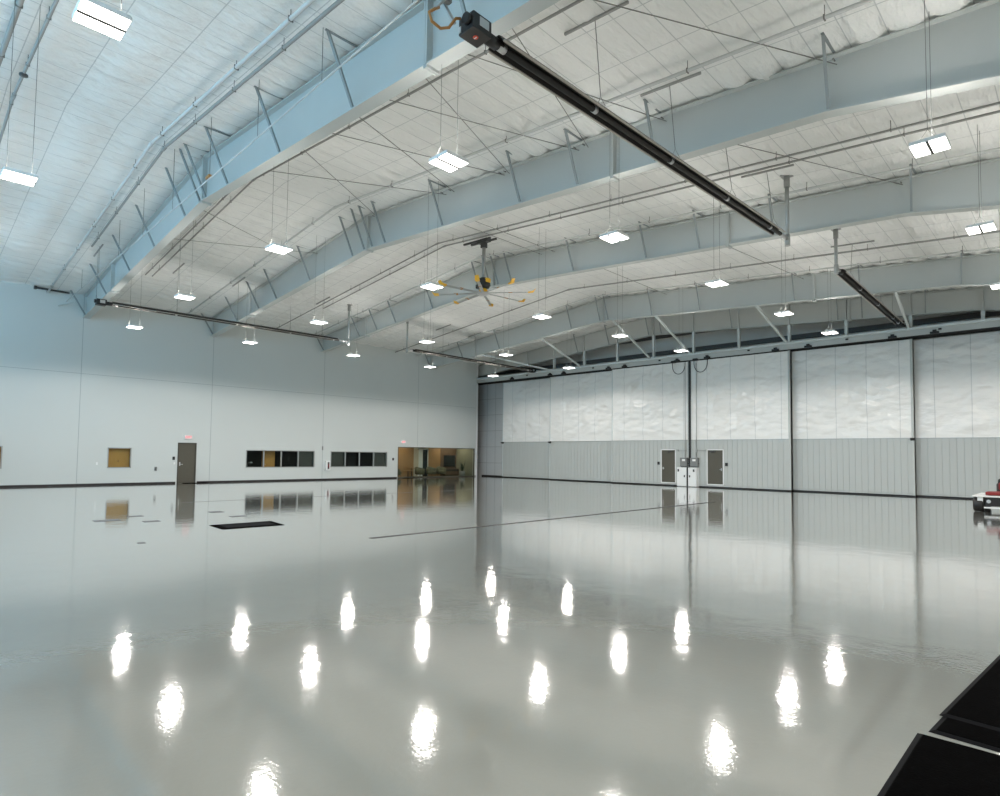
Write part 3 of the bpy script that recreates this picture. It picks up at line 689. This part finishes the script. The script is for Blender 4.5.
def exit_sign(y, z, lab):
    t = thing('exit_sign', lab, 'exit sign', (XA, y, z), 'exit signs')
    MB().bbox(XA, XA+.06, y-.2, y+.2, z-.11, z+.11, .012).build('housing', M['white'], t)
    MB().box(XA+.06, XA+.063, y-.17, y+.17, z-.085, z+.085).build('face', M['exitglow'], t)
    cu = bpy.data.curves.new('exit_letters', 'FONT'); cu.body = 'EXIT'; cu.size = .17; cu.align_x = 'CENTER'; cu.align_y = 'CENTER'; cu.extrude = .002
    o = bpy.data.objects.new('lettering_curve', cu); me = bpy.data.meshes.new_from_object(o); bpy.data.objects.remove(o)
    o = bpy.data.objects.new('lettering', me); COL.objects.link(o); o.parent = t
    o.location = (.067, 0, 0); o.rotation_euler = (PI/2, 0, PI/2); me.materials.clear(); me.materials.append(M['exitred'])
exit_sign(11.78, 2.52, 'red lit exit sign above the brown door in the window wall')
exit_sign(26.3, 2.60, 'red lit exit sign above the left end of the glazed lounge front')
for y, z, w_, h_, nm, m, lab in ((11.08, 1.36, .06, .09, 'card_reader', 'black', 'black card reader left of the brown door in the window wall'),
                          (25.45, 1.36, .07, .09, 'card_reader', 'black', 'black card reader between the right strip window and the glazed lounge'),
                          (11.12, 1.09, .04, .06, 'light_switch', 'white', 'white light switch below the card reader beside the brown door'),
                          (7.55, 1.08, .04, .07, 'wall_outlet', 'white', 'white wall outlet left of the small square window'),
                          (19.92, 2.05, .04, .12, 'wall_alarm', 'mgrey', 'small grey alarm high on the wall between the two strip windows')):
    o = MB().bbox(XA, XA+.03, y-w_, y+w_, z-h_, z+h_, .006).build(nm, M[m], loc=(XA, y, z)); tag(o, lab, nm.replace('_', ' '))
t = thing('hose_bib', 'small grey hose tap on the wall between the square window and the brown door', 'tap', (XA, 10.22, .76))
MB().tube([(XA, 10.22, .78), (XA+.1, 10.22, .78), (XA+.13, 10.22, .7)], .025, 8).build('spout', M['mgrey'], t)
MB().lathe([(.02, 0), (.06, .005), (.06, .02), (.02, .03)], (XA+.08, 10.22, .83), 10).box(XA, XA+.01, 10.16, 10.28, .70, .9).build('handwheel', M['mgrey'], t)
t = thing('extinguisher_cabinet', 'white fire extinguisher cabinet between the two strip windows', 'cabinet', (XA, 20.28, .62))
MB().bbox(XA, XA+.14, 20.12, 20.44, .62, 1.24, .012).build('body', M['white'], t)
MB().box(XA+.14, XA+.146, 20.24, 20.36, .7, 1.16).build('window_slot', M['dgrey'], t)
MB().lathe([(.03, 0), (.045, .01), (.045, .2), (.02, .26)], (XA+.13, 20.32, .8), 10).build('extinguisher', M['red'], t, label='red extinguisher')
# lounge behind its glass front
y0, y1, z0, z1 = OPEN['store']
w = thing('window_5', None, None, (XA, (y0+y1)/2, 0), None, 'structure')
MB().box(XA-.1, XA+.01, y0, y0+.05, 0, z1).box(XA-.1, XA+.01, y1-.05, y1, 0, z1).box(XA-.1, XA+.01, y0, y1, z1-.05, z1).box(XA-.1, XA+.01, y0, y1, 0, .05).build('window_frame', M['bronze_fr'], w)
ed = [y0, 26.75, 28.35, 29.9, 31.5, y1]
for a, b in zip(ed, ed[1:]): MB().box(XA-.06, XA-.05, a+.012, b-.012, .05, z1-.05).build('pane', M['glass'], w)
x0 = -37.9
lm = MB().box(x0-.1, x0, 25.4, 33.6, 0, 2.7)
struct(lm, 'wall_lounge', M['cream'])
struct(MB().box(x0, XA-.21, 33.52, 33.6, 0, 2.7), 'wall_lounge_right', M['olive_wall'])
struct(MB().box(x0, XA-.21, 25.4, 25.5, 0, 2.7), 'wall_lounge_left', M['wood_md'])
struct(MB().box(x0, XA-.2, 25.4, 33.6, 2.6, 2.7), 'ceiling_lounge', M['cream'])
struct(MB().box(x0, XA-.2, 25.4, 33.6, -.01, .006), 'floor_lounge', M['carpet'])
struct(MB().box(x0, x0+.04, 25.5, 29.1, 0, 2.6), 'trim_4', M['wood_md'])
struct(MB().box(x0, x0+.05, 30.55, 31.8, 0, 2.6), 'trim_5', M['wood_md'])
struct(MB().box(x0, x0+.08, 31.8, 33.5, 0, 2.6), 'trim_6', M['wood_dk'])
dd = thing('door_2', None, None, (x0, 30.2, 0), None, 'structure')
MB().box(x0, x0+.03, 29.98, 30.48, .01, 2.1).build('slab', M['screen'], dd)
MB().box(x0, x0+.06, 29.6, 29.98, 0, 2.2).box(x0, x0+.06, 30.48, 30.54, 0, 2.2).box(x0, x0+.06, 29.6, 30.54, 2.1, 2.2).build('door_frame', M['trimwhite'], dd)
t = thing('television', 'black wall television in the lounge behind the glass front', 'television', (x0+.09, 32.7, .75))
MB().bbox(x0+.08, x0+.13, 32.12, 33.32, .74, 1.68, .008).build('body', M['black'], t)
MB().box(x0+.13, x0+.133, 32.15, 33.29, .77, 1.65).build('screen', M['screen'], t)
t = thing('media_console', 'wooden media console with two dark niches under the lounge television', 'cabinet', (x0+.25, 32.7, 0))
MB().bbox(x0+.08, x0+.48, 31.95, 33.45, .08, .58, .01).build('body', M['wood_dk'], t)
for a in (32.02, 32.75): MB().box(x0+.48, x0+.485, a, a+.65, .38, .52).build('niche', M['black'], t)
MB().box(x0+.1, x0+.44, 32.05, 33.35, .006, .08).build('plinth', M['black'], t)
def armchair(x, y, rz, lab):
    t = thing('armchair', lab, 'armchair', (x, y, .006), 'lounge armchairs'); t.rotation_euler = (0, 0, rz)
    def reg(mb, nm, m):
        o = mb.build(nm, m); o.parent = t; return o
    n = 13; rings = []
    for i in range(n):
        a = math.radians(-20+220*i/(n-1)); hgt = .78-.16*abs(i-(n-1)/2)/((n-1)/2)
        ro, ri = .40, .31
        rings.append([(ro*math.cos(a), ro*math.sin(a), .2), (ro*1.04*math.cos(a), ro*1.04*math.sin(a), hgt-.04), (.36*math.cos(a), .36*math.sin(a), hgt), (ri*math.cos(a), ri*math.sin(a), hgt-.05), (ri*math.cos(a), ri*math.sin(a), .2)])
    reg(MB().loft(rings, True), 'back_shell', M['olive'])
    reg(MB().lathe([(.02, 0), (.30, 0), (.335, .03), (.335, .1), (.3, .14), (.02, .15)], (0, -.03, .3), 18), 'seat_cushion', M['olive'])
    reg(MB().lathe([(.02, .17), (.31, .17), (.31, .31), (.02, .31)], (0, 0, 0), 18), 'seat_base', M['olive'])
    for sx in (-.2, .2):
        for sy in (-.2, .2): reg(MB().tube([(sx, sy, .2), (sx*1.1, sy*1.1, 0)], [.02, .014], 8), 'leg', M['wood_dk'])
armchair(-36.45, 26.5, PI*.9, 'olive armchair at the left end of the lounge, nearest the window')
armchair(-36.9, 29.0, PI*1.0, 'olive armchair behind the round table in the lounge middle')
armchair(-37.0, 30.2, PI*.5, 'olive armchair in front of the dark lounge doorway')
armchair(-37.2, 31.4, PI*.5, 'olive armchair just left of the television wall')
for x, y, r, hgt, lab in ((-36.5, 27.55, .42, .5, 'round wooden table beside the left lounge armchair'), (-37.3, 28.5, .4, .68, 'taller round wooden table farther back in the lounge')):
    t = thing('round_table', lab, 'table', (x, y, .006), 'lounge tables')
    MB().lathe([(.02, hgt-.03), (r, hgt-.03), (r, hgt), (.02, hgt)], (x, y, .006), 22).build('tabletop', M['wood_md'], t)
    MB().lathe([(.03, .02), (.03, hgt-.03)], (x, y, .006), 10).build('stem', M['black'], t)
    MB().lathe([(.02, 0), (.24, 0), (.24, .015), (.03, .03)], (x, y, .006), 18).build('foot', M['black'], t)
t = thing('potted_plant', 'tall dark-leaved plant in a grey pot at the lounge right end', 'plant', (-36.4, 32.9, .006))
MB().lathe([(.02, 0), (.17, 0), (.22, .05), (.24, .42), (.2, .42), (.19, .36), (.02, .36)], (-36.4, 32.9, .006), 18).build('pot', M['mgrey'], t)
for k in range(11):
    a = 2.4*k; l = .5+.14*(k % 4); lean = .12+.03*(k % 5)
    if k == 3: l, lean = 1.1, .28; a = 1.2
    if k == 6: l, lean = .85, .3; a = 1.5
    bx, by_ = -36.4+.07*math.cos(a), 32.9+.07*math.sin(a)
    rr = []
    for f in (0, .25, .5, .75, 1):
        wv = (.045+.06*math.sin(PI*min(1, f*.9+.1)))*(1-f*.9)+.004
        px, py, pz = bx+lean*f*f*math.cos(a), by_+lean*f*f*math.sin(a), .36+l*f
        rr.append([(px-wv*math.sin(a), py+wv*math.cos(a), pz), (px+.008*math.cos(a), py+.008*math.sin(a), pz), (px+wv*math.sin(a), py-wv*math.cos(a), pz), (px-.008*math.cos(a), py-.008*math.sin(a), pz)])
    MB().loft(rr, True).build('leaf', M['leaf'], t)
t = thing('ceiling_panel_light', 'flat lit panel in the lounge ceiling', 'light', (-37, 30, 2.58), 'lounge ceiling panels')
MB().box(-37.3, -36.7, 26.2, 28.2, 2.57, 2.6).build('panel', M['roomlamp'], t)
t = thing('ceiling_panel_light', 'flat lit panel in the lounge ceiling', 'light', (-37, 31, 2.58), 'lounge ceiling panels')
MB().box(-37.3, -36.7, 31.3, 33.2, 2.57, 2.6).build('panel', M['roomlamp'], t)

# ------------------------------------------------------------------ on the floor
def floor_mat_thing(x0, x1, y0, y1, z, rot, lab, h_=.014):
    cx, cy = (x0+x1)/2, (y0+y1)/2
    t = thing('rubber_mat', lab, 'mat', (x0, y0, z), 'black rubber mats'); t.rotation_euler = (0, 0, rot)
    L_, W_ = x1-x0, y1-y0; e = .03
    o = MB().loft([[(0, 0, .001), (L_, 0, .001), (L_, W_, .001), (0, W_, .001)], [(e, e, h_), (L_-e, e, h_), (L_-e, W_-e, h_), (e, W_-e, h_)]]).build('border', M['mat_edge']); o.parent = t
    o = MB().loft([[(e, e, h_-.002), (L_-e, e, h_-.002), (L_-e, W_-e, h_-.002), (e, W_-e, h_-.002)], [(e+.01, e+.01, h_+.004), (L_-e-.01, e+.01, h_+.004), (L_-e-.01, W_-e-.01, h_+.004), (e+.01, W_-e-.01, h_+.004)]]).build('tread', M['rubber']); o.parent = t
floor_mat_thing(-.83, 1.6, 2.3, 4.645, 0, 0, 'nearest black rubber mat, in the bottom right corner before the white gap')
floor_mat_thing(-.785, 1.6, 4.715, 6.2, 0, -.07, 'black rubber mat just past the white gap, mostly under another mat')
floor_mat_thing(-.775, 1.7, 5.02, 9.0, .016, -.078, 'uppermost black rubber mat, overlapping the one past the white gap', .014)
t = thing('floor_mat', 'dark grey-flecked rectangular mat alone on the floor at left', 'mat', (-14.3, 6.15, 0)); 
MB().loft([[(-14.83, 5.44, .001), (-13.86, 5.37, .001), (-13.8, 6.82, .001), (-14.8, 6.95, .001)], [(-14.78, 5.5, .014), (-13.9, 5.43, .014), (-13.85, 6.77, .014), (-14.75, 6.88, .014)]]).build('border', M['rubber'], t)
MB().loft([[(-14.7, 5.6, .012), (-13.98, 5.53, .012), (-13.93, 6.66, .012), (-14.68, 6.77, .012)], [(-14.69, 5.61, .018), (-13.99, 5.54, .018), (-13.94, 6.65, .018), (-14.67, 6.76, .018)]]).build('tread', M['mat_grey'], t)
t = thing('trench_drain', 'long narrow dark drain slot across the middle of the floor', 'drain', (-10.55, 7.05, 0))
MB().box(-10.62, -10.48, 7.05, 22.8, .001, .004).build('channel_frame', M['drain'], t)
for k in range(8): MB().box(-10.58, -10.52, 7.1+1.95*k, 7.1+1.95*k+1.9, .004, .006).build('grate', M['drain'], t)
t = thing('floor_joint_strip', 'thin grey metal joint strip in the floor before the window wall', 'strip', (-22.0, 7.2, 0))
MB().box(-22.06, -22.0, 7.2, 20.5, .0008, .003).build('strip', M['floorcap'], t)
for x0, x1, yA, yB, lab in ((-17.6, -17.25, 3.7, 4.25, 'flat floor cover below the reflection of the square window'), (-18.25, -18.0, 4.6, 4.95, 'flat floor cover right of the square window reflection'),
                       (-16.7, -16.45, 4.55, 4.9, 'flat floor cover nearest the brown door reflection'), (-12.86, -12.72, 3.43, 3.55, 'smallest floor cover, alone in the left floor'),
                       (-18.2, -17.85, 6.63, 6.98, 'flat floor cover right of the brown door reflection'), (-16.6, -16.35, 6.6, 7.0, 'flat floor cover behind the grey-flecked mat'),
                       (-.95, -.85, 11.0, 11.12, 'tiny dark red floor cover at the far right')):
    t = thing('floor_cover', lab, 'floor cover', ((x0+x1)/2, (yA+yB)/2, 0), 'floor box covers')
    MB().bbox(x0, x1, yA, yB, .001, .006, .002).build('plate', M['floorcap'] if x0 < -2 else M['red'], t)
    MB().tube([((x0+x1)/2-.03, (yA+yB)/2, .006), ((x0+x1)/2+.03, (yA+yB)/2, .006)], .004, 6).build('lift_ring', M['dgrey'], t)

# ------------------------------------------------------------------ aircraft tug
tx, ty = -2.93, 25.95
t = thing('aircraft_tug', 'low white and red tug with black tyres at the right picture edge', 'tug', (tx+.8, ty+1.2, 0))
for sx in (0, 1.32):
    for sy in (.02, 1.9):
        cx = tx+.14+sx; cy = ty+.25+sy
        w_ = MB(); rings = []
        for dx, r in ((-.14, .17), (-.14, .22), (-.11, .245), (.11, .245), (.14, .22), (.14, .17)):
            rings.append([(cx+dx, cy+r*math.cos(2*PI*k/22), .248+r*math.sin(2*PI*k/22)) for k in range(22)])
        tyre = MB().loft(rings, True).build('tyre', M['black'], t)
        MB().tube([(cx-.145, cy, .248), (cx+.145, cy, .248)], .12, 16).build('wheel_hub', M['mgrey'], tyre)
MB().bbox(tx+.3, tx+1.3, ty+.15, ty+2.4, .2, .42, .03).build('chassis', M['black'], t)
MB().bbox(tx-.02, tx+1.65, ty+.0, ty+2.5, .50, .55, .02).build('deck', M['white'], t)
MB().box(tx+.12, tx+.27, ty+.06, ty+.13, .2, .5).box(tx+1.36, tx+1.5, ty+.06, ty+.13, .2, .5).build('fender_bracket', M['white'], t)
MB().bbox(tx+.3, tx+1.35, ty-.03, ty+.06, .13, .18, .01).build('front_bar', M['white'], t)
MB().bbox(tx+.32, tx+1.3, ty+.08, ty+.2, .2, .48, .01).build('grille', M['black'], t)
MB().bbox(tx+.33, tx+1.3, ty+.15, ty+.95, .57, .68, .02).build('hood', M['red'], t)
MB().bbox(tx+.55, tx+1.55, ty+1.0, ty+1.15, .57, .95, .03).build('dashboard', M['dgrey'], t)
MB().bbox(tx+.62, tx+1.5, ty+.85, ty+1.05, .72, .98, .04).build('cowl', M['red'], t)
MB().bbox(tx+.5, tx+1.15, ty+1.6, ty+2.1, .57, .72, .04).bbox(tx+.5, tx+1.15, ty+2.05, ty+2.2, .6, 1.08, .04).build('seat', M['black'], t)
rg = [(tx+.85+.17*math.cos(2*PI*k/20), ty+1.3+.1*math.sin(2*PI*k/20), 1.08+.13*math.sin(2*PI*k/20)) for k in range(21)]
MB().tube(rg, .015, 6).tube([(tx+.85, ty+1.1, .9), (tx+.85, ty+1.3, 1.08)], .018, 6).build('steering_wheel', M['black'], t)
for sx in (.42, 1.12): MB().tube([(tx+sx, ty+.07, .36), (tx+sx, ty+.1, .36)], .06, 12).build('headlamp', M['alu'], t)

# ------------------------------------------------------------------ daylight, camera
wd = bpy.data.worlds.new('sky'); sc.world = wd; wd.use_nodes = True
bg = wd.node_tree.nodes['Background']
bg.inputs[0].default_value = (.32, .70, 1.0, 1); bg.inputs[1].default_value = 4.0

cam = bpy.data.cameras.new('camera'); co = bpy.data.objects.new('camera', cam); COL.objects.link(co)
r = Vector((0.7151225621905551, 0.6989049475116195, 0.011471503379942946)); u = Vector((0.024833871831478803, -0.04180424874685569, 0.9988171422220228)); dv = Vector((-0.6985577999391842, 0.7139917920610092, 0.04725167736319272))
mw = Matrix(((r.x, u.x, -dv.x, 0), (r.y, u.y, -dv.y, 0), (r.z, u.z, -dv.z, 1.72), (0, 0, 0, 1)))
co.matrix_world = mw
cam.sensor_fit = 'HORIZONTAL'; cam.sensor_width = 36; cam.lens = 604.796*36/1000
cam.shift_y = (426.68-398)/1000; cam.clip_end = 300; cam.clip_start = .05
sc.camera = co
sc.view_settings.view_transform = 'Standard'; sc.view_settings.look = 'None'; sc.view_settings.gamma = 1; sc.view_settings.use_curve_mapping = False
sc.view_settings.exposure = 0.5
sc.cycles.max_bounces = 14; sc.cycles.diffuse_bounces = 8; sc.cycles.glossy_bounces = 6; sc.cycles.transparent_max_bounces = 12
sc.cycles.use_denoising = True
